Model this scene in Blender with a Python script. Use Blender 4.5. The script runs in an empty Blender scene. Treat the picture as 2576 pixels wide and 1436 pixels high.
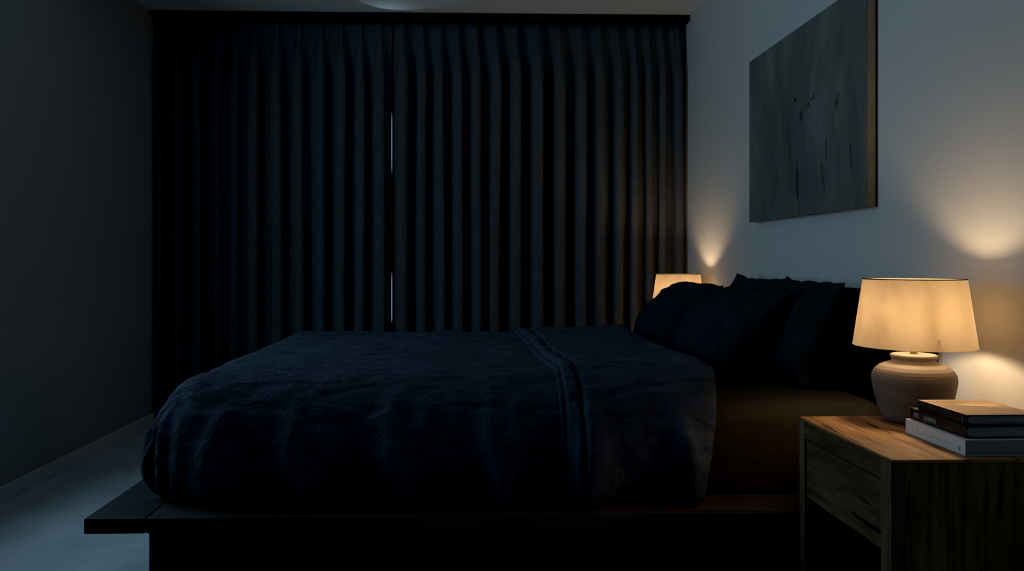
import bpy, bmesh, math, random
from mathutils import Vector, Matrix, noise

random.seed(4)
SC = bpy.context.scene
COL = SC.collection
PI = math.pi

# ------------------------------------------------------------------ helpers
def link(o):
    COL.objects.link(o)
    return o

def tag(o, label=None, cat=None, group=None, kind=None):
    if label: o['label'] = label
    if cat: o['category'] = cat
    if group: o['group'] = group
    if kind: o['kind'] = kind
    return o

def thing(name, label, cat, loc=(0, 0, 0), group=None):
    o = link(bpy.data.objects.new(name, None))
    o.location = loc
    o.empty_display_size = 0.05
    return tag(o, label, cat, group)

def obj(name, bm, m, parent=None, smooth=False):
    bmesh.ops.recalc_face_normals(bm, faces=bm.faces[:])
    me = bpy.data.meshes.new(name)
    bm.to_mesh(me)
    bm.free()
    if smooth:
        for p in me.polygons: p.use_smooth = True
    for mm in (m if isinstance(m, (list, tuple)) else [m]):
        me.materials.append(mm)
    o = link(bpy.data.objects.new(name, me))
    if parent: o.parent = parent
    return o

def add_box(bm, lo, hi, bev=0.0, seg=2, mi=0):
    g = bmesh.ops.create_cube(bm, size=1.0)
    vs = g['verts']
    for v in vs:
        v.co = Vector([lo[i] + (v.co[i] + .5) * (hi[i] - lo[i]) for i in range(3)])
    fs = list({f for v in vs for f in v.link_faces})
    for f in fs: f.material_index = mi
    if bev > 0:
        es = list({e for v in vs for e in v.link_edges})
        bmesh.ops.bevel(bm, geom=es, offset=bev, segments=seg, affect='EDGES', profile=.5)

def box(lo, hi, bev=0.0, seg=2):
    bm = bmesh.new()
    add_box(bm, lo, hi, bev, seg)
    return bm

def lathe(bm, prof, n=64, c=(0, 0, 0), closed=False):
    rings = []
    for r, z in prof:
        if r < 1e-5:
            rings.append([bm.verts.new((c[0], c[1], c[2] + z))])
        else:
            rings.append([bm.verts.new((c[0] + r * math.cos(2 * PI * k / n), c[1] + r * math.sin(2 * PI * k / n), c[2] + z)) for k in range(n)])
    pairs = list(zip(rings, rings[1:]))
    if closed: pairs.append((rings[-1], rings[0]))
    for a, b in pairs:
        for k in range(n):
            q = [a[k % len(a)], a[(k + 1) % len(a)], b[(k + 1) % len(b)], b[k % len(b)]]
            u = []
            for v in q:
                if v not in u: u.append(v)
            if len(u) >= 3: bm.faces.new(u)

def tube(bm, p0, p1, r, n=8):
    p0, p1 = Vector(p0), Vector(p1)
    d = (p1 - p0)
    q = d.to_track_quat('Z', 'Y').to_matrix()
    ra = [bm.verts.new(p0 + q @ Vector((r * math.cos(2 * PI * k / n), r * math.sin(2 * PI * k / n), 0))) for k in range(n)]
    rb = [bm.verts.new(v.co + d) for v in ra]
    for k in range(n):
        bm.faces.new((ra[k], ra[(k + 1) % n], rb[(k + 1) % n], rb[k]))
    bm.faces.new(ra[::-1]); bm.faces.new(rb)

def grid(bm, pts):
    vs = [[bm.verts.new(p) for p in row] for row in pts]
    for i in range(len(vs) - 1):
        for j in range(len(vs[0]) - 1):
            bm.faces.new((vs[i][j], vs[i][j + 1], vs[i + 1][j + 1], vs[i + 1][j]))
    return vs

def N(x, y=0.0, z=0.0):
    return noise.noise(Vector((x, y, z)))

def sstep(a, b, x):
    t = min(1, max(0, (x - a) / (b - a)))
    return t * t * (3 - 2 * t)

# ------------------------------------------------------------------ materials
class M:
    def __init__(s, name, base=(.5, .5, .5), rough=.6, spec=.5):
        s.m = bpy.data.materials.new(name)
        s.m.use_nodes = True
        s.nt = s.m.node_tree
        s.b = s.nt.nodes['Principled BSDF']
        s.b.inputs['Base Color'].default_value = (*base, 1)
        s.b.inputs['Roughness'].default_value = rough
        s.b.inputs['Specular IOR Level'].default_value = spec
        s.tc = None
    def n(s, t, **kw):
        nd = s.nt.nodes.new(t)
        for k, v in kw.items():
            if k in nd.inputs: nd.inputs[k].default_value = v
            else: setattr(nd, k, v)
        return nd
    def l(s, a, b): s.nt.links.new(a, b)
    def coord(s, scale=(1, 1, 1), src='Object'):
        if s.tc is None: s.tc = s.n('ShaderNodeTexCoord')
        mp = s.n('ShaderNodeMapping')
        mp.inputs['Scale'].default_value = scale
        s.l(s.tc.outputs[src], mp.inputs['Vector'])
        return mp.outputs['Vector']
    def noise(s, scale, detail=6, rough=.55, st=(1, 1, 1), dist=0.0):
        nd = s.n('ShaderNodeTexNoise')
        nd.inputs['Scale'].default_value = scale
        nd.inputs['Detail'].default_value = detail
        nd.inputs['Roughness'].default_value = rough
        nd.inputs['Distortion'].default_value = dist
        s.l(s.coord(st), nd.inputs['Vector'])
        return nd.outputs['Fac']
    def ramp(s, fac, stops):
        r = s.n('ShaderNodeValToRGB')
        el = r.color_ramp.elements
        while len(el) < len(stops): el.new(.5)
        for e, (p, c) in zip(el, stops):
            e.position = p
            e.color = (*c, 1) if len(c) == 3 else c
        s.l(fac, r.inputs['Fac'])
        return r.outputs['Color']
    def mix(s, fac, a, b, mode='MIX'):
        x = s.n('ShaderNodeMix', data_type='RGBA', blend_type=mode)
        for i, v in ((0, fac), (6, a), (7, b)):
            if isinstance(v, (int, float)): x.inputs[i].default_value = v
            elif isinstance(v, tuple): x.inputs[i].default_value = (*v, 1)
            else: s.l(v, x.inputs[i])
        return x.outputs[2]
    def base(s, c): s.l(c, s.b.inputs['Base Color'])
    def bump(s, fac, strength=.3, dist=.01, prev=None):
        b = s.n('ShaderNodeBump')
        b.inputs['Strength'].default_value = strength
        b.inputs['Distance'].default_value = dist
        s.l(fac, b.inputs['Height'])
        if prev is not None: s.l(prev, b.inputs['Normal'])
        s.l(b.outputs['Normal'], s.b.inputs['Normal'])
        return b.outputs['Normal']

def plaster(name, col, var=.06, bump=.05):
    m = M(name, col, .85, .2)
    f = m.noise(1.6, 4, .5)
    c2 = tuple(x * (1 - var) for x in col)
    m.base(m.ramp(f, [(.3, c2), (.7, col)]))
    m.bump(m.noise(120, 3, .6), bump, .004)
    return m.m

def wood(name, axis, dark, mid, light, tint=None, crack=.36, rough=.7, spec=.3, plank=None):
    st = [9, 9, 9]; st[axis] = .9
    m = M(name, mid, rough, spec)
    g = m.noise(5.5, 8, .62, tuple(st), .35)
    c = m.ramp(g, [(.28, dark), (.5, mid), (.74, light)])
    st2 = [2.6, 2.6, 2.6]; st2[axis] = .5
    p = m.noise(2.2, 3, .5, tuple(st2))
    c = m.mix(m.ramp(p, [(.35, (0, 0, 0)), (.65, (1, 1, 1))]), c, m.mix(1.0, c, tint or (.6, .55, .5), 'MULTIPLY'))
    st3 = [26, 26, 26]; st3[axis] = 2.2
    k = m.noise(1.5, 3, .5, tuple(st3), .2)
    kk = m.ramp(k, [(crack - .035, (0, 0, 0)), (crack + .015, (1, 1, 1))])
    c = m.mix(kk, tuple(x * .12 for x in dark), c)
    m.base(c)
    nrm = m.bump(kk, .5, .004)
    m.bump(g, .22, .006, nrm)
    return m.m

def fabric(name, col, rough=1.0, weave=900, wr=.35, sheen=0.0, var=.2, wsc=14):
    m = M(name, col, rough, .08)
    f = m.noise(wsc, 6, .62, (1, 2.2, 1), .6)
    m.base(m.ramp(f, [(.3, tuple(x * (1 - var) for x in col)), (.7, tuple(x * (1 + var) for x in col))]))
    if sheen:
        m.b.inputs['Sheen Weight'].default_value = sheen
        m.b.inputs['Sheen Tint'].default_value = (*[min(1, x * 6) for x in col], 1)
    n1 = m.bump(f, wr, .02)
    m.bump(m.noise(weave, 2, .5), .12, .001, n1)
    return m.m

def plain(name, col, rough=.6, spec=.3, var=.12, scale=30, bump=.05):
    m = M(name, col, rough, spec)
    f = m.noise(scale, 4, .55)
    m.base(m.ramp(f, [(.3, tuple(x * (1 - var) for x in col)), (.7, tuple(min(1, x * (1 + var)) for x in col))]))
    m.bump(f, bump, .003)
    return m.m

MAT = {}
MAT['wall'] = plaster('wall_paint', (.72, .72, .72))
MAT['wall_shaded'] = plaster('wall_paint_shaded', (.30, .30, .305))  # wall paint darkened: left-wall shade put into the colour, less bounce
MAT['ceiling'] = plaster('ceiling_paint', (.86, .87, .88))
MAT['base'] = plain('baseboard_paint', (.56, .56, .57), .6, .3, .05)
MAT['curtain'] = fabric('curtain_cloth', (.088, .096, .108), 1.0, 700, .05, 0, .12)
MAT['track'] = plain('track_metal', (.004, .004, .005), .6, .2)
MAT['duvet'] = fabric('duvet_linen', (.050, .063, .088), 1.0, 800, 1.0, .0, .22, 11)
MAT['pillow'] = fabric('pillow_linen', (.023, .027, .034), 1.0, 800, .8, .0, .2, 13)
MAT['sheet'] = fabric('sheet_cotton', (.034, .029, .024), 1.0, 900, .45, .03, .15, 8)
MAT['bedwood'] = wood('black_wood', 0, (.012, .014, .016), (.020, .023, .025), (.030, .034, .036), None, .25, .55, .3)
MAT['bedside'] = wood('brown_black_wood', 0, (.030, .024, .021), (.052, .041, .036), (.075, .058, .050), None, .25, .5, .35)
MAT['plinth'] = plain('plinth_wood', (.006, .007, .008), .7, .2)
MAT['headboard'] = fabric('headboard_cloth', (.008, .010, .013), 1, 600, .15)
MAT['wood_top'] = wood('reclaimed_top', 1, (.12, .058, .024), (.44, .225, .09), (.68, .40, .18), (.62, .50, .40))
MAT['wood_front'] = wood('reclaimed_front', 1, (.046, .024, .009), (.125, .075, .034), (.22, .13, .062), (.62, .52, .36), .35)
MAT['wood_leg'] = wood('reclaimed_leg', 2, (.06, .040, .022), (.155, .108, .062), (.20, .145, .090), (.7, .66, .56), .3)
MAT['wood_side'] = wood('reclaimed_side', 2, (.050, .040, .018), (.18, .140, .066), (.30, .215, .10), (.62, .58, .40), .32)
MAT['pages'] = None

def pages():
    m = M('book_pages', (.26, .27, .27), .8, .1)
    st = m.noise(1.0, 4, .7, (3, 3, 900))
    m.base(m.ramp(st, [(.3, (.20, .215, .22)), (.7, (.46, .47, .47))]))
    m.bump(st, .3, .001)
    return m.m
MAT['pages'] = pages()
MAT['cover_white'] = plain('white_cover', (.82, .78, .77), .55, .3, .05)
MAT['cover_black'] = plain('black_cover', (.012, .012, .011), .45, .35)
MAT['ink_light'] = plain('pale_ink', (.60, .60, .55), .6)
MAT['ink_grey'] = plain('grey_ink', (.16, .16, .15), .6)
MAT['ink_dark'] = plain('dark_ink', (.05, .05, .06), .6)
MAT['ink_faint'] = plain('faint_ink', (.20, .20, .22), .6)
MAT['ink_cream'] = plain('cream_ink', (1.0, .86, .60), .5)

def cover_top():
    m = M('brown_cover', (.26, .16, .09), .38, .5)
    f = m.noise(7, 3, .5, (1, 3.5, 1), .8)
    m.base(m.ramp(f, [(.3, (.22, .125, .065)), (.5, (.42, .26, .14)), (.7, (.56, .36, .20))]))
    return m.m
MAT['cover_brown'] = cover_top()

def ceramic():
    m = M('stoneware', (.45, .36, .28), .75, .25)
    f = m.noise(3, 5, .6, (1, 1, 9))
    m.base(m.ramp(f, [(.3, (.15, .118, .092)), (.55, (.21, .165, .125)), (.75, (.25, .20, .155))]))
    w = m.n('ShaderNodeTexWave', wave_type='BANDS', bands_direction='Z')
    w.inputs['Scale'].default_value = 40
    w.inputs['Distortion'].default_value = 3.5
    w.inputs['Detail'].default_value = 3
    m.l(m.coord(), w.inputs['Vector'])
    m.bump(w.outputs['Fac'], .12, .003)
    return m.m
MAT['ceramic'] = ceramic()

def shade_mat():
    m = M('linen_shade', (.6, .5, .4), .9, .05)
    f = m.noise(7, 5, .6, (1, 1, .3), .4)
    w = m.noise(30, 3, .6, (1, 1, 12))
    tcol = m.ramp(f, [(.3, (.185, .126, .07)), (.5, (.275, .213, .137)), (.7, (.325, .265, .18))])
    tcol = m.mix(.22, tcol, m.ramp(w, [(.3, (.25, .25, .25)), (.7, (.6, .6, .6))]), 'OVERLAY')
    d = m.n('ShaderNodeBsdfDiffuse')
    d.inputs['Color'].default_value = (.62, .52, .42, 1)
    t = m.n('ShaderNodeBsdfTranslucent')
    m.l(tcol, t.inputs['Color'])
    mx = m.n('ShaderNodeMixShader')
    mx.inputs[0].default_value = .5
    m.l(d.outputs[0], mx.inputs[1]); m.l(t.outputs[0], mx.inputs[2])
    m.l(mx.outputs[0], m.nt.nodes['Material Output'].inputs['Surface'])
    return m.m
MAT['shade'] = shade_mat()
MAT['trim'] = plain('shade_trim', (.05, .04, .03), .8)
MAT['brass'] = M('brass', (.75, .52, .25), .35, .5).m
MAT['brass'].node_tree.nodes['Principled BSDF'].inputs['Metallic'].default_value = .9

def bulb_mat():
    m = M('bulb_glow', (1, .8, .5), .3)
    m.b.inputs['Emission Color'].default_value = (1.0, .71, .40, 1)
    m.b.inputs['Emission Strength'].default_value = BULB
    return m.m
BULB = 120
MAT['bulb'] = bulb_mat()

def canvas():
    m = M('painted_canvas', (.1, .11, .11), .6, .3)
    a = m.noise(2.2, 8, .62, (1, 2.0, .8), .7)
    c = m.ramp(a, [(.25, (.06, .066, .066)), (.43, (.125, .135, .130)), (.57, (.165, .172, .163)), (.72, (.24, .24, .23))])
    b = m.noise(3.4, 3, .5, (1, 4.5, 1.1), .5)
    c = m.mix(m.ramp(b, [(.66, (0, 0, 0)), (.78, (1, 1, 1))]), c, (.02, .022, .026))
    d = m.noise(6, 4, .6, (1, 7, .8), .3)
    c = m.mix(m.ramp(d, [(.66, (0, 0, 0)), (.85, (.5, .5, .5))]), c, (.22, .25, .27))
    m.base(c)
    m.bump(m.noise(40, 4, .6, (1, 1, .2)), .2, .004)
    return m.m
MAT['canvas'] = canvas()
MAT['canvas_edge'] = plain('canvas_edge', (.29, .255, .19), .8, .2, .25, 9)
MAT['shadow_gap'] = plain('shadow_gap_dark', (.012, .012, .012), .8)

def floor_mat():
    m = M('floor_carpet', (.42, .43, .44), .95, .1)
    f = m.noise(3.5, 5, .6, (1, 1, 1), .3)
    m.base(m.ramp(f, [(.3, (.38, .42, .45)), (.7, (.51, .56, .60))]))
    s = m.noise(60, 4, .65, (.35, 1.6, 1), .6)
    n1 = m.bump(s, .25, .006)
    m.bump(m.noise(420, 2, .5), .25, .002, n1)
    return m.m
MAT['floor'] = floor_mat()
MAT['window_frame'] = plain('window_frame_paint', (.10, .10, .11), .5, .3, .05)

def glass():
    m = M('window_glass', (.9, .95, 1), .02)
    m.b.inputs['Transmission Weight'].default_value = 1.0
    m.b.inputs['IOR'].default_value = 1.01
    return m.m
MAT['glass'] = glass()

# ------------------------------------------------------------------ room (camera at the origin, 1 m up, facing +Y)
XL, XR, YB, YF, ZC = -1.926, 1.359, 5.06, -2.6, 2.5
T = .12
def struct(name, bm, m, parent=None):
    o = obj(name, bm, m, parent)
    if parent is None: tag(o, kind='structure')
    return o

struct('floor', box((XL - T, YF - T, -.1), (XR + T, YB + T, 0)), MAT['floor'])
struct('ceiling', box((XL - T, YF - T, ZC), (XR + T, YB + T, ZC + .1)), MAT['ceiling'])
struct('wall_right', box((XR, YF, 0), (XR + T, YB, ZC)), MAT['wall'])
struct('wall_front', box((XL - T, YF - T, 0), (XR + T, YF, ZC)), MAT['wall_shaded'])  # darkened paint keeps bounce light off the bed

def wall_hole(axis, a0, a1, p0, p1, h0, h1, z0, z1):
    bm = bmesh.new()
    def B(u0, u1, w0, w1):
        if axis == 'x': add_box(bm, (u0, p0, w0), (u1, p1, w1))
        else: add_box(bm, (p0, u0, w0), (p1, u1, w1))
    B(a0, h0, 0, ZC); B(h1, a1, 0, ZC); B(h0, h1, 0, z0); B(h0, h1, z1, ZC)
    return bm

WB = (-1.5, .95, .25, 2.3)        # window behind the curtains
WL = (2.2, 3.24, .5, 2.32)       # unseen window in the left wall, added to carry the cool light
struct('wall_back', wall_hole('x', XL - T, XR + T, YB, YB + T, WB[0], WB[1], WB[2], WB[3]), MAT['wall'])
struct('wall_left', wall_hole('y', YF, YB, XL - T, XL, WL[0], WL[1], WL[2], WL[3]), MAT['wall_shaded'])

def window(name, axis, u0, u1, z0, z1, p):
    bm = bmesh.new()
    fw = .05
    def B(a, b, c, d, t=.03):
        if axis == 'x': add_box(bm, (a, p - t, c), (b, p + t, d), .004)
        else: add_box(bm, (p - t, a, c), (p + t, b, d), .004)
    B(u0, u0 + fw, z0, z1); B(u1 - fw, u1, z0, z1)
    B(u0 + fw, u1 - fw, z0, z0 + fw); B(u0 + fw, u1 - fw, z1 - fw, z1)
    mid = (u0 + u1) / 2 + (.45 if axis == 'x' else 0)
    B(mid - .025, mid + .025, z0 + fw, z1 - fw)
    w = struct(name, bm, MAT['window_frame'])
    if axis == 'x': g = box((u0 + fw, p - .004, z0 + fw), (u1 - fw, p + .004, z1 - fw))
    else: g = box((p - .004, u0 + fw, z0 + fw), (p + .004, u1 - fw, z1 - fw))
    obj('window_pane', g, MAT['glass'], w)
window('window_1', 'x', WB[0], WB[1], WB[2], WB[3], YB + .06)
window('added_window', 'y', WL[0], WL[1], WL[2], WL[3], XL - .07)

bm = box((XL, YF, 0), (XL + .014, YB - .02, .066), .003)
struct('baseboard_left', bm, MAT['base'])
bm = box((XR - .014, YF, 0), (XR, YB - .02, .066), .003)
struct('baseboard_right', bm, MAT['base'])

# ------------------------------------------------------------------ curtains
YC = 4.90
def cx(px):       # x on the curtain plane for a column of the photograph
    return ((px - 1237) / 2000 + .0286) * 4.88
tr = obj('curtain_track', box((XL + .005, YC - .058, ZC - .036), (XR - .005, YC + .06, ZC - .0005), .003), MAT['track'])
tag(tr, 'long thin black curtain track fixed along the ceiling above both curtains', 'curtain track')

def gap(z):       # half width of the daylight slit between the two panels
    py = 652 - (z - 1) * 2000 / 4.88
    g = .0019 * sstep(235, 330, py) * (1 - sstep(370, 490, py))
    g += .0019 * sstep(655, 720, py) * (1 - sstep(790, 832, py))
    return g - .005 * (1 - min(1, g / .0012))

def curtain(name, label, crests, x0, x1, seam_side, seed, yoff=0.0):
    # crests: x of every forward bulge; valleys lie between
    val = [x0] + [(a + b) / 2 for a, b in zip(crests, crests[1:])] + [x1]
    K = 26
    zs = [ZC - .046 - (ZC - .058) * (i / 90.0) for i in range(91)]
    rows = []
    for z in zs:
        top = sstep(2.454, 2.05, z) if False else 1 - sstep(2.08, 2.45, z)
        row = []
        for c in range(len(crests)):
            a, b = val[c], val[c + 1]
            w = b - a
            amp = (.082 + .020 * N(c * 3.1 + seed, 0, z * .5)) * min(1.3, w / .115)
            sway = .012 * N(c * 1.7 + seed, z * .7) * (1 - sstep(2.1, 2.45, z))
            for k in range(K + (1 if c == len(crests) - 1 else 0)):
                t = k / K
                full = .5 - .5 * math.cos(2 * PI * t)
                full = full ** .8
                pin = math.exp(-((t - .5) / .085) ** 2) - .35 * math.exp(-((t - .5) / .022) ** 2)
                d = amp * (full * top + (.42 * pin + .16 * full) * (1 - top))
                d += .004 * top * N(t * 5 + c * 9, z * .6, seed)
                omega = .088 * w * math.sin(4 * PI * t) * top
                x = a + t * w + omega
                edge = 0 if (c == 0 and k == 0) or (c == len(crests) - 1 and k == K) else 1
                x += sway * math.sin(PI * t)
                row.append([x, YC + .03 - d + yoff, z])
        # the free edge beside the slit
        g = gap(z)
        if seam_side == 'r':
            row[-1][0] = SEAM - g; row[-2][0] = min(row[-2][0], SEAM - g - .002)
        elif seam_side == 'l':
            row[0][0] = SEAM + g; row[1][0] = max(row[1][0], SEAM + g + .002)
        rows.append(row)
    bm = bmesh.new()
    grid(bm, rows)
    o = obj(name, bm, MAT['curtain'], None, True)
    sm = o.modifiers.new('thickness', 'SOLIDIFY'); sm.thickness = .002; sm.offset = 1
    tag(o, label, 'curtain', 'pinch pleat curtains across the far wall')
    return o
SEAM = cx(984)
crL = [cx(p) for p in (404, 453, 502, 550, 593, 640, 703, 755, 808, 860, 907, 953)]
crR = [cx(p) for p in (1015, 1064, 1105, 1154, 1196, 1247, 1296, 1354, 1409, 1464, 1514, 1561, 1602, 1637, 1674, 1708)]
curtain('curtain', 'left dark pleated curtain panel, hanging between the left wall and the thin slit of daylight', crL, XL + .002, SEAM - .003, 'r', 1.3)
curtain('curtain', 'right dark pleated curtain panel, warmly lit near the far bedside lamp', crR, SEAM + .003, XR - .002, 'l', 7.7, .016)

# ------------------------------------------------------------------ platform bed
PX0, PX1, PY0, PY1, PZ = -1.039, 1.287, 2.175, 4.12, .30
SX = -.874
bed = thing('platform_bed', 'low black wooden platform bed with wide overhanging ledge and dark headboard', 'bed', (0, PY0, 0))
def rel(lo, hi, o): return tuple(lo[i] - o.location[i] for i in range(3)), tuple(hi[i] - o.location[i] for i in range(3))
a, b = rel((PX0, PY0, PZ - .042), (SX - .0015, PY1, PZ), bed)
obj('foot_ledge', box(a, b, .003), MAT['bedwood'], bed)
a, b = rel((SX + .0015, PY0, PZ - .042), (PX1, PY1, PZ), bed)
obj('deck', box(a, b, .003), MAT['bedside'], bed)
a, b = rel((SX + .004, PY0 + .012, 0), (PX1 - .01, PY1 - .05, PZ - .0425), bed)
obj('plinth', box(a, b, .002), MAT['plinth'], bed)
a, b = rel((1.289, 2.255, 0), (XR - .003, 3.84, .90), bed)
obj('headboard', box(a, b, .012, 3), MAT['headboard'], bed)

# mattress in its fitted sheet
MX0, MX1, MY0, MY1, MZ = -.835, 1.272, 2.335, 3.945, .567
def mattress():
    bm = bmesh.new()
    add_box(bm, (MX0, MY0, PZ + .002), (MX1, MY1, MZ))
    es = [e for e in bm.edges]
    vert = [e for e in es if abs(e.verts[0].co.z - e.verts[1].co.z) > .1]
    bmesh.ops.bevel(bm, geom=vert, offset=.09, segments=8, affect='EDGES', profile=.5)
    topf = max(bm.faces, key=lambda f: f.calc_center_median().z)
    bmesh.ops.bevel(bm, geom=list(topf.edges), offset=.055, segments=6, affect='EDGES', profile=.5)
    botf = min(bm.faces, key=lambda f: f.calc_center_median().z)
    bmesh.ops.bevel(bm, geom=list(botf.edges), offset=.02, segments=3, affect='EDGES', profile=.5)
    return bm
bm = mattress()
o = obj('mattress', bm, MAT['sheet'], None, True)
tag(o, 'thick mattress in a brown fitted sheet on the black platform bed', 'mattress')

# ------------------------------------------------------------------ duvet
PROF = [(0, .655), (.03, .649), (.06, .637), (.09, .617), (.12, .590), (.145, .556), (.163, .515), (.173, .470),
        (.176, .425), (.172, .385), (.163, .350), (.152, .325), (.142, .310), (.135, .304)]
ARC = [0]
for (o0, z0), (o1, z1) in zip(PROF, PROF[1:]): ARC.append(ARC[-1] + math.hypot(o1 - o0, z1 - z0))
HANG = ARC[-1]
def prof(e):
    e = min(max(e, 0), HANG)
    for i in range(len(ARC) - 1):
        if e <= ARC[i + 1]:
            t = (e - ARC[i]) / (ARC[i + 1] - ARC[i])
            o = PROF[i][0] + t * (PROF[i + 1][0] - PROF[i][0]); z = PROF[i][1] + t * (PROF[i + 1][1] - PROF[i][1])
            dx, dz = PROF[i + 1][0] - PROF[i][0], PROF[i + 1][1] - PROF[i][1]
            L = math.hypot(dx, dz)
            return o, z, -dz / L, dx / L
    return PROF[-1][0], PROF[-1][1], 1, 0
DX0, DX1, DY0, DY1 = -.780, .745, 2.425, 3.845
FOLD_POS = [-.68, -.52, -.40, -.24, -.10, .04, .15, .33, .36, .58]
def folds(s, e):
    v = 0
    for i, f in enumerate(FOLD_POS):
        c = f + .05 * (e / HANG) * (1 if i % 2 else -1) + .03 * N(e * 5, i)
        w = .016 + .035 * (e / HANG)
        v += math.exp(-((s - c) / w) ** 2) * (.7 + .5 * N(i * 2.3, 4))
    return v
def drape(x, yy, off=0.0):
    """x runs from the head (DX1) to beyond the foot clamp, yy across; both in cloth length"""
    ex = max(0, DX0 - x)
    ey = max(0, DY0 - yy) if yy < DY0 else max(0, yy - DY1)
    sy = -1 if yy < DY0 else 1
    e = max(ex, ey)
    px, py = max(x, DX0), min(max(yy, DY0), DY1)
    # low lumps on the top
    lump = .010 * N(x * 2.2, yy * 2.2, .3) + .006 * N(x * 6, yy * 6, 4)
    crease = abs(N(x * 3.2 + 8, yy * 15, 2 + .3 * N(x * 7, yy * 7)))
    lump -= .008 * max(0, 1 - crease * 5)
    fine = .0022 * N(x * 16, yy * 48, 6) + .0016 * N(x * 40, yy * 60, 9)
    if e <= 0:
        return Vector((px, py, PROF[0][1] + lump + fine + off))
    o, z, no, nz = prof(e)
    L = math.hypot(ex, ey)
    dx, dy = -ex / L, sy * ey / L
    k = e / HANG
    s = x if ey >= ex else (yy - 3.1) * .8 + .1
    amp = sstep(.18, .75, k)
    f = folds(s, e) if ey >= ex else folds(((yy - 2.0) % 1.4) - .7, e)
    corner = min(ex, ey) / max(e, 1e-6)
    disp = amp * (  .050 * f * (1 - .6 * corner) - .006) + .010 * amp * N(s * 9, k * 2, 5)
    disp += corner * amp * .012 * math.sin(14 * math.atan2(ey, ex) + 3 * k)
    disp += lump * (1 - k) + .004 * N(x * 14, yy * 14, k * 4) + fine
    if k > .9: disp *= 1 - .5 * (k - .9) / .1
    r = o + (off + disp) * no - (.035 * sstep(.72, 1, k) if ex > ey else 0)
    zz = max(PZ + .003, z + (off + disp) * nz)
    return Vector((px + dx * r, py + dy * r, zz))

def duvet():
    xs = []
    x = DX1
    n1 = 190
    for i in range(n1 + 1): xs.append(DX1 + (DX0 - DX1) * i / n1)
    for i in range(1, 61): xs.append(DX0 - HANG * i / 60)
    ys = [DY0 - HANG * (1 - i / 60) for i in range(60)]
    ys += [DY0 + (DY1 - DY0) * i / 170 for i in range(171)]
    ys += [DY1 + HANG * i / 50 for i in range(1, 51)]
    rows = []
    for x in xs:
        row = []
        head = sstep(DX1 - .05, DX1, x)
        for y in ys:
            kk = max(0, DY0 - y, y - DY1) / HANG
            p = drape(x - .085 * kk * sstep(.2, DX1, x), y)
            row.append(p)
        rows.append(row)
    bm = bmesh.new()
    grid(bm, rows)
    return bm
dv = thing('duvet', 'puffy dark navy duvet spread over the bed and folded back near the pillows', 'duvet', (0, 0, 0))
o = obj('duvet_body', duvet(), MAT['duvet'], dv, True)

def edge_x(yy):
    t = min(1, max(0, (yy - DY0 + .1) / (DY1 - DY0)))
    return .262 + (.215 - .262) * t + .006 * N(yy * 5, 3)
def turnback(lo, hi, off0, taper):
    """lo / hi: functions of yy giving the foot and head ends"""
    ys = [DY0 - HANG * .985 * (1 - i / 60) for i in range(60)]
    ys += [DY0 + (DY1 - DY0) * i / 150 for i in range(151)]
    ys += [DY1 + HANG * .985 * i / 50 for i in range(1, 51)]
    n = 74
    rows = []
    for i in range(n + 1):
        row = []
        for y in ys:
            a, b = lo(y), hi(y)
            x = a + (b - a) * i / n
            dl, dh = max(0, x - a), max(0, b - x)
            off = off0 * min(math.sqrt(min(1, dl / taper)), math.sqrt(min(1, dh / (taper * 2.2))))
            k = max(0, DY0 - y, y - DY1) / HANG
            off += .006 * N(x * 5, y * 6, 11) * min(1, dl / .05)
            off -= .016 * math.exp(-((dl - .014) / .006) ** 2) + .018 * math.exp(-((dl - .062) / .006) ** 2)
            p = drape(x, y, max(off, -.012 if dh < .02 else .001))
            if dh < .03:           # the soft head end rolls down on the sheet
                q = 1 - dh / .03
                if k <= 0: p.z -= .06 * q * q
                p.x += .012 * (1 - q * q)
            row.append(p)
        rows.append(row)
    bm = bmesh.new()
    grid(bm, rows)
    return bm
o = obj('turned_back_fold', turnback(edge_x, lambda y: .752 + .012 * N(y * 3, 8) - .090 * max(0, DY0 - y, y - DY1) / HANG, .024, .016), MAT['duvet'], dv, True)

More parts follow.
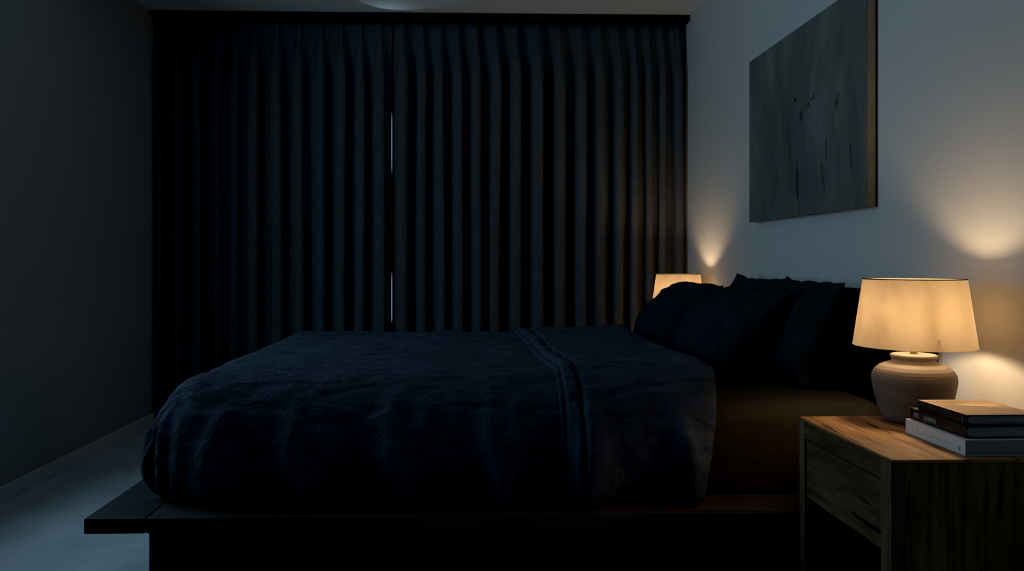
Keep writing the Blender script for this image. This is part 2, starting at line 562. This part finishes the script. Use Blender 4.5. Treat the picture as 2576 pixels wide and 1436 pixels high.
# ------------------------------------------------------------------ pillows
def pillow(label, c, ang, hw, hh, th, seed, xmax=9, back=False, y0=-9, y1=9, ear=0):
    """c: middle of the pillow; ang: lean from the horizontal; hw along the bed's width"""
    V = Vector((math.cos(ang), 0, math.sin(ang)))
    Nn = Vector((-math.sin(ang), 0, math.cos(ang)))
    Y = Vector((0, 1, 0))
    c = Vector(c)
    n = 56
    bm = bmesh.new()
    def P(u, v, side):
        e = max(abs(u), abs(v))
        t = th * (max(0, 1 - abs(u) ** 2.6) * max(0, 1 - abs(v) ** 2.6)) ** .52
        t *= (1 - .22 * v) * (1.0 if side > 0 else .72)
        wr = .010 * N(u * 3 + seed, v * 3, side * 2) + .007 * N(u * 7 + seed, v * 7, 5 + side)
        rad = math.atan2(v, u)
        wr += .006 * math.sin(rad * 13 + 2 * N(u * 2, v * 2, seed)) * e * e
        t += wr * (1 - e ** 6)
        pu = hw * u * (1 - .055 * (1 - v * v)) * (1 + .012 * N(v * 4, seed))
        pv = hh * v * (1 - .065 * (1 - u * u)) + .012 * N(u * 3.3, seed * 1.7) * (v * v)
        p = c + Y * pu + V * pv + Nn * side * max(t, .0)
        p.z = max(p.z, MZ + .003)
        p.x = min(p.x, xmax)
        pl = 1.098 + (p.z - .745) * .364        # the two rows of pillows press flat against each other
        p.x = max(p.x, pl + .002) if back else min(p.x, pl - .002)
        p.y = min(max(p.y, y0), y1)
        if ear and u * v > 0: p.z += .011 * (abs(u) ** 3) * (abs(v) ** 5)
        return p
    vs = {}
    for side in (1, -1):
        for i in range(n + 1):
            for j in range(n + 1):
                u, v = -1 + 2 * i / n, -1 + 2 * j / n
                u = math.copysign(1 - (1 - abs(u)) ** 1.35, u); v = math.copysign(1 - (1 - abs(v)) ** 1.35, v)
                if (i in (0, n) or j in (0, n)) and side < 0:
                    vs[side, i, j] = vs[1, i, j]
                else:
                    vs[side, i, j] = bm.verts.new(P(u, v, side))
    for side in (1, -1):
        for i in range(n):
            for j in range(n):
                q = [vs[side, i, j], vs[side, i + 1, j], vs[side, i + 1, j + 1], vs[side, i, j + 1]]
                bm.faces.new(q if side > 0 else q[::-1])
    o = obj('pillow', bm, MAT['pillow'], None, True)
    tag(o, label, 'pillow', 'dark pillows at the head of the bed')
    return o
pillow('near back pillow standing against the headboard, beside the near bedside lamp', (1.185, 2.850, .748), math.radians(70), .245, .190, .098, 1.0, 1.286, True, y1=3.080, ear=1)
pillow('far back pillow against the headboard, mostly hidden behind the front pillows', (1.185, 3.375, .748), math.radians(70), .297, .190, .080, 2.4, 1.286, True, y0=3.084, ear=1)
pillow('near front pillow, large and tilted, its full face turned to the foot of the bed', (1.000, 3.062, .733), math.radians(50), .322, .203, .115, 3.9)
pillow('far front pillow leaning in front of the far bedside lamp', (.965, 3.690, .735), math.radians(49), .305, .200, .115, 5.5)

# ------------------------------------------------------------------ nightstands
NX0, NX1, NY0, NY1, NZ = .887, 1.353, 1.646, 2.112, .578
def nightstand(label):
    L = thing('nightstand', label, 'nightstand', (NX0, NY0, 0), 'reclaimed wood nightstands')
    w, d, h = NX1 - NX0, NY1 - NY0, NZ
    # tabletop of three boards running front to back of the frame
    bm = bmesh.new()
    cuts = [0, .16, .31, w]
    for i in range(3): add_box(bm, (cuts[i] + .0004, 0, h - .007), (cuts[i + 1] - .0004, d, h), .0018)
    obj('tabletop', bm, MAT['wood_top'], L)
    def side(y0, y1):
        bm = bmesh.new()
        c = [.030, .085, .122, .158, .205, .265, .30, .36, .41, w - .001]
        for i in range(len(c) - 1): add_box(bm, (c[i] + .0005, y0 + .002 * random.random(), 0), (c[i + 1] - .0005, y1, h - .0074), .0015)
        obj('side_panel', bm, MAT['wood_side'], L)
    side(.003, .026)
    side(d - .026, d - .003)
    obj('leg', box((0, .001, 0), (.0295, .044, h - .0074), .002), MAT['wood_leg'], L)
    obj('leg', box((0, d - .032, 0), (.0295, d - .001, h - .0074), .002), MAT['wood_leg'], L)
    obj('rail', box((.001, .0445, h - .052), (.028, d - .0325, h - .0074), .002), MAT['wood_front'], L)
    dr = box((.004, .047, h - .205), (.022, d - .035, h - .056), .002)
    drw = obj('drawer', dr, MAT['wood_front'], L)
    bm = bmesh.new()
    add_box(bm, (.024, .03, h - .20), (w - .03, d - .03, h - .195))
    add_box(bm, (w - .012, .027, .03), (w - .002, d - .027, h - .0074))
    obj('back_panel', bm, MAT['wood_side'], L)
    return L
near_ns = nightstand('near reclaimed wood nightstand carrying the lamp and the stack of books')
def dup(root, loc, scale, label):
    r = root.copy(); COL.objects.link(r)
    r.location = loc; r.scale = scale; r['label'] = label
    for ch in list(root.children):
        c = ch.copy(); COL.objects.link(c); c.parent = r
        for g in list(ch.children):
            k = g.copy(); COL.objects.link(k); k.parent = c
    return r
FZ = .545
dup(near_ns, (NX0, 4.20, 0), (1, 1, FZ / NZ), 'far nightstand hidden behind the pillows, under the far bedside lamp')

# ------------------------------------------------------------------ lamps
def lamp(label, loc):
    L = thing('table_lamp', label, 'lamp', loc, 'bedside table lamps')
    base = [(0, .0005), (.058, .0005), (.066, .004), (.077, .016), (.086, .040), (.094, .072), (.0993, .098), (.1005, .112), (.0990, .124),
            (.0930, .135), (.082, .145), (.068, .1515), (.057, .155), (.0527, .158), (.0522, .163), (.0550, .167), (.0565, .1705),
            (.0553, .1745), (.050, .176), (.030, .1765), (.012, .1765), (0, .1765)]
    bm = bmesh.new(); lathe(bm, base, 96)
    o = obj('vase_base', bm, MAT['ceramic'], L, True)
    bm = bmesh.new(); lathe(bm, [(0, .1767), (.0085, .1767), (.0085, .215), (.013, .217), (.013, .235), (0, .235)], 32)
    obj('socket', bm, MAT['brass'], L, True)
    bm = bmesh.new(); lathe(bm, [(.1445, .186), (.1460, .1875), (.1445, .192), (.1215, .369), (.1205, .3712), (.1192, .369), (.1430, .191), (.1435, .187)], 128, closed=True)
    # thin shell: keep only the outer surface so that light passes once
    bm.free(); bm = bmesh.new()
    prf = [(.1455 + (.1210 - .1455) * t, .197 + (.371 - .197) * t) for t in [i / 24 for i in range(25)]]
    lathe(bm, prf, 128)
    sh = obj('lamp_shade', bm, MAT['shade'], L, True)
    bm = bmesh.new()
    lathe(bm, [(.1216, .3695), (.1216, .3722), (.1200, .3722), (.1200, .3695)], 128, closed=True)
    obj('top_trim', bm, MAT['trim'], sh, True)
    bm = bmesh.new()
    for k in range(3):
        a = 2 * PI * k / 3 + .4
        tube(bm, (.012 * math.cos(a), .012 * math.sin(a), .226), (.138 * math.cos(a), .138 * math.sin(a), .226), .0012)
    obj('shade_spider', bm, MAT['brass'], L)
    bm = bmesh.new()
    R = .027; zc = .278
    pr = [(0, .2352), (.012, .2352), (.013, .248)] + [(R * math.cos(a), zc + R * math.sin(a)) for a in [-.95 + i * (.95 + PI / 2) / 14 for i in range(14)]] + [(0, zc + R)]
    lathe(bm, pr, 32)
    obj('bulb', bm, MAT['bulb'], L, True)
    return L
LX, LY = 1.156, 2.035
near_lamp = lamp('lit table lamp with stoneware vase base on the near nightstand, by the books', (LX, LY, NZ))
dup(near_lamp, (1.176, 4.440, FZ), (1, 1, 1), 'far lit table lamp, only its shade showing above the pillows by the curtain')

# ------------------------------------------------------------------ books
def text_bm(s, size):
    cu = bpy.data.curves.new('lettering', 'FONT')
    cu.body = s; cu.size = size; cu.extrude = 0; cu.align_x = 'LEFT'
    t = link(bpy.data.objects.new('lettering_tmp', cu))
    bpy.context.view_layer.update()
    me = bpy.data.meshes.new_from_object(t.evaluated_get(bpy.context.evaluated_depsgraph_get()))
    bm = bmesh.new(); bm.from_mesh(me)
    bpy.data.objects.remove(t); bpy.data.curves.remove(cu); bpy.data.meshes.remove(me)
    return bm
def on_spine(bm, y, z, sx=1, sz=1, x=-.0006):
    """text drawn in XY -> laid on a spine that faces -X, reading from the far end toward the camera"""
    for v in bm.verts: v.co = Vector((x, y - v.co.x * sx, z + v.co.y * sz))
    return bm

def book(name, label, x0, x1, y0, y1, z0, z1, cover, hard=True):
    L = thing(name, label, 'book', (x0, y0, z0), 'books on the near nightstand')
    w, d, h = x1 - x0, y1 - y0, z1 - z0
    t = .0028 if hard else .0010
    bm = bmesh.new()
    add_box(bm, (0, 0, 0), (w, d, t), .0006)
    add_box(bm, (0, 0, h - t), (w, d, h), .0006)
    add_box(bm, (0, 0, t * .9), (t, d, h - t * .9), .0006)
    obj('cover', bm, cover, L)
    ins = .0035 if hard else .0006
    # page block with a slightly bowed spine end
    bm = bmesh.new()
    n = 10
    secs = []
    for yy in (ins, d - ins):
        ring = []
        for i in range(n + 1):
            f = -1 + 2 * i / n
            ring.append((t + .0008 + (.006 * f * f if hard else .001 * f * f), yy, t + (h - 2 * t) * i / n))
        for i in range(n, -1, -1):
            f = -1 + 2 * i / n
            ring.append((w - ins - (.004 * (1 - f * f) if hard else 0), yy, t + (h - 2 * t) * i / n))
        secs.append([bm.verts.new(p) for p in ring])
    A, B = secs
    m_ = len(A)
    bm.faces.new(A); bm.faces.new(B[::-1])
    for k in range(m_): bm.faces.new((A[k], B[k], B[(k + 1) % m_], A[(k + 1) % m_]))
    obj('pages', bm, MAT['pages'], L)
    return L

B0 = NZ + .0004
# bottom: thick white paperback
b1 = book('book', 'thick white paperback at the bottom of the stack of books', 1.062, 1.300, 1.672, 1.905, B0, B0 + .0345, MAT['cover_white'], False)
bm = bmesh.new()
pts = [(.203, .0200), (.203, .0130), (.188, .0128), (.168, .0130), (.150, .0136), (.128, .0132), (.112, .0140), (.095, .0142), (.070, .0150), (.045, .0150)]
for (ya, za), (yb, zb) in zip(pts, pts[1:]): tube(bm, (-.0003, ya, za), (-.0003, yb, zb), .00028, 5)
for y, z0_, z1_ in ((.180, .0129, .0225), (.172, .0128, .0165), (.154, .0134, .0195), (.131, .0132, .0185), (.125, .0110, .0165), (.116, .0120, .0168), (.100, .0125, .0160)):
    tube(bm, (-.0003, y, z0_), (-.0003, y - .001, z1_), .00022, 5)
obj('skyline_drawing', bm, MAT['ink_faint'], b1)
bm = bmesh.new()
for k in range(9):
    a0, a1 = -2.2 + k * .42, -2.2 + (k + 1) * .42
    tube(bm, (-.0003, .0175 - .0028 * math.cos(a0), .0125 + .0052 * math.sin(a0)), (-.0003, .0175 - .0028 * math.cos(a1), .0125 + .0052 * math.sin(a1)), .00035, 5)
tube(bm, (-.0003, .0225, .0150), (-.0003, .0190, .0100), .0011, 6)
tube(bm, (-.0003, .0218, .0048), (-.0003, .0195, .0038), .0005, 6)
obj('emblem', bm, MAT['ink_dark'], b1)
# middle: black hardback with block lettering
B1 = B0 + .0350
b2 = book('book', 'black hardback with pale block lettering, in the middle of the stack', 1.072, 1.292, 1.685, 1.903, B1, B1 + .0265, MAT['cover_black'])
obj('title_lettering', on_spine(text_bm('INZ', .0155), .201, .0085, .88, 1.0), MAT['ink_light'], b2)
obj('title_lettering', on_spine(text_bm('(LINRRIN', .0150), .160, .0085, .80, 1.0), MAT['ink_light'], b2)
bm = bmesh.new()
tube(bm, (-.0003, .172, .0062), (-.0003, .150, .0045), .0003, 5)
tube(bm, (-.0003, .150, .0045), (-.0003, .134, .0045), .0004, 5)
tube(bm, (-.0003, .128, .0062), (-.0003, .098, .0062), .0003, 5)
tube(bm, (-.0003, .082, .0190), (-.0003, .082, .0090), .0003, 5)
tube(bm, (-.0003, .079, .0125), (-.0003, .038, .0125), .00032, 5)
tube(bm, (-.0003, .079, .0078), (-.0003, .043, .0078), .00032, 5)
obj('spine_rule', bm, MAT['ink_grey'], b2)
# top: hardback with a brown cover
B2 = B1 + .0270
b3 = book('book', 'slim hardback with a glossy brown cover on top of the stack', 1.076, 1.238, 1.690, 1.876, B2, B2 + .0225, MAT['cover_black'])
TW, TD = .162, .186
obj('front_cover', box((.0002, .0002, .0224), (TW - .0002, TD - .0002, .0229), .0001), MAT['cover_brown'], b3)
bm = bmesh.new()
tube(bm, (-.0003, .170, .0188), (-.0003, .117, .0182), .0005, 5)
tube(bm, (-.0003, .170, .0140), (-.0003, .117, .0136), .0004, 5)
tube(bm, (-.0003, .117, .0182), (-.0003, .117, .0136), .0004, 5)
tube(bm, (-.0003, .103, .0180), (-.0003, .050, .0178), .0004, 5)
obj('spine_rule', bm, MAT['ink_grey'], b3)
bm = bmesh.new()
for k in range(7):
    a0, a1 = 1.9 + k * .36, 1.9 + (k + 1) * .36
    tube(bm, (-.0004, .0125 - .0030 * math.cos(a0), .0120 + .0046 * math.sin(a0)), (-.0004, .0125 - .0030 * math.cos(a1), .0120 + .0046 * math.sin(a1)), .0007, 6)
obj('emblem', bm, MAT['ink_light'], b3)
tx = text_bm('OEX', .022)
for v in tx.verts: v.co = Vector((.076 + v.co.x * .72, .130 + v.co.y * 1.25, .02315))
obj('cover_lettering', tx, MAT['ink_cream'], b3)
bm = bmesh.new()
ring = []
for k in range(40):
    a = 2 * PI * k / 40
    x, y = .047 * math.cos(a), .017 * math.sin(a) * (1 + .35 * math.cos(a))
    x += .009 * (abs(math.cos(a)) ** 8) * (1 if math.cos(a) > 0 else -.2)
    ring.append(bm.verts.new((.098 + x, .112 + y - .15 * x, .02315)))
bm.faces.new(ring)
p = [(.118, .140), (.130, .141), (.140, .128), (.150, .121), (.146, .116), (.136, .120), (.126, .131)]
bm.faces.new([bm.verts.new((x, y, .0231)) for x, y in p])
obj('cover_picture', bm, plain('cover_picture_ink', (.80, .58, .30), .5), b3)

# ------------------------------------------------------------------ painting
pt = thing('hanging_painting', 'large unframed abstract canvas of streaked dark grey hanging on the right wall', 'painting', (1.340, 2.606, 1.174))
a, b = (-.019, 0, 0), (-.016, 1.106, .755)
obj('canvas', box(a, b, .001), MAT['canvas'], pt)
obj('canvas_edge', box((-.0159, 0, 0), (.011, 1.106, .755), .001), MAT['canvas_edge'], pt)
obj('shadow_gap', box((.0112, .001, .001), (.0187, 1.105, .754)), MAT['shadow_gap'], pt)  # near-black slab standing for the shadowed gap behind the canvas

dark_paint = plain('dark_paint', (.035, .037, .042), .6)
def mark(y, z, w, h, seed):
    bm = bmesh.new()
    ring = []
    for k in range(22):
        a = 2 * PI * k / 22
        q = 1 + .45 * N(math.cos(a) * 1.7, math.sin(a) * 1.7, seed)
        ring.append(bm.verts.new((-.01915, y + w * q * math.cos(a), z + h * q * math.sin(a))))
    bm.faces.new(ring)
    obj('paint_mark', bm, dark_paint, pt)
for m_ in ((.579, .470, .010, .010, 1), (.405, .452, .006, .011, 2), (.455, .430, .009, .010, 3), (.425, .445, .005, .006, 9), (.520, .395, .012, .022, 4),
           (.557, .120, .011, .060, 5), (.562, .185, .005, .040, 6), (.30, .24, .004, .05, 7), (.80, .13, .004, .05, 8)):
    mark(*m_)

# ------------------------------------------------------------------ light
w = bpy.data.worlds.new('dusk_sky')
SC.world = w
w.use_nodes = True
bg = w.node_tree.nodes['Background']
bg.inputs['Color'].default_value = (.62, .78, 1.0, 1)
bg.inputs['Strength'].default_value = .3

def area(name, loc, rot, sx, sy, power, col):
    l = bpy.data.lights.new(name, 'AREA')
    l.shape = 'RECTANGLE'; l.size = sx; l.size_y = sy; l.energy = power; l.color = col
    o = link(bpy.data.objects.new(name, l))
    o.location = loc; o.rotation_euler = rot
    l.spread = math.radians(160)
    return o
area('added_window_fill', (XL - .02, (WL[0] + WL[1]) / 2, (WL[2] + WL[3]) / 2), (0, math.radians(-90), 0), 1.65, .92, 10.0, (.46, .79, 1.0))  # added area lamp in the unseen window, lights the room from the left

l = bpy.data.lights.new('added_ceiling_spot', 'SPOT')  # added spot in front of the curtains, stands in for daylight spill on the ceiling
l.energy = .16; l.color = (.62, .85, 1.0); l.spot_size = math.radians(108); l.spot_blend = .05; l.shadow_soft_size = .008
o = link(bpy.data.objects.new('added_ceiling_spot', l))
o.location = (SEAM - .015, 4.78, 2.35)
a = math.radians(-68)
o.rotation_euler = Vector((math.cos(a), math.sin(a), .80)).to_track_quat('-Z', 'Y').to_euler()

# ------------------------------------------------------------------ camera
cam = bpy.data.cameras.new('camera')
co = link(bpy.data.objects.new('camera', cam))
co.location = (0, 0, 1.0)
co.rotation_euler = (PI / 2, 0, -math.asin(.0286))
cam.sensor_width = 36
cam.lens = 2000 / 2576 * 36
cam.shift_x = 51 / 2576
cam.shift_y = -66 / 2576
cam.clip_start = .05
SC.camera = co

SC.view_settings.view_transform = 'Standard'
SC.view_settings.look = 'None'
SC.view_settings.exposure = 0
vs = SC.view_settings
vs.use_curve_mapping = True
vs.curve_mapping.black_level = (.0019, .0019, .0019)
vs.curve_mapping.update()
SC.cycles.use_denoising = True
SC.cycles.max_bounces = 8
SC.cycles.sample_clamp_indirect = 4
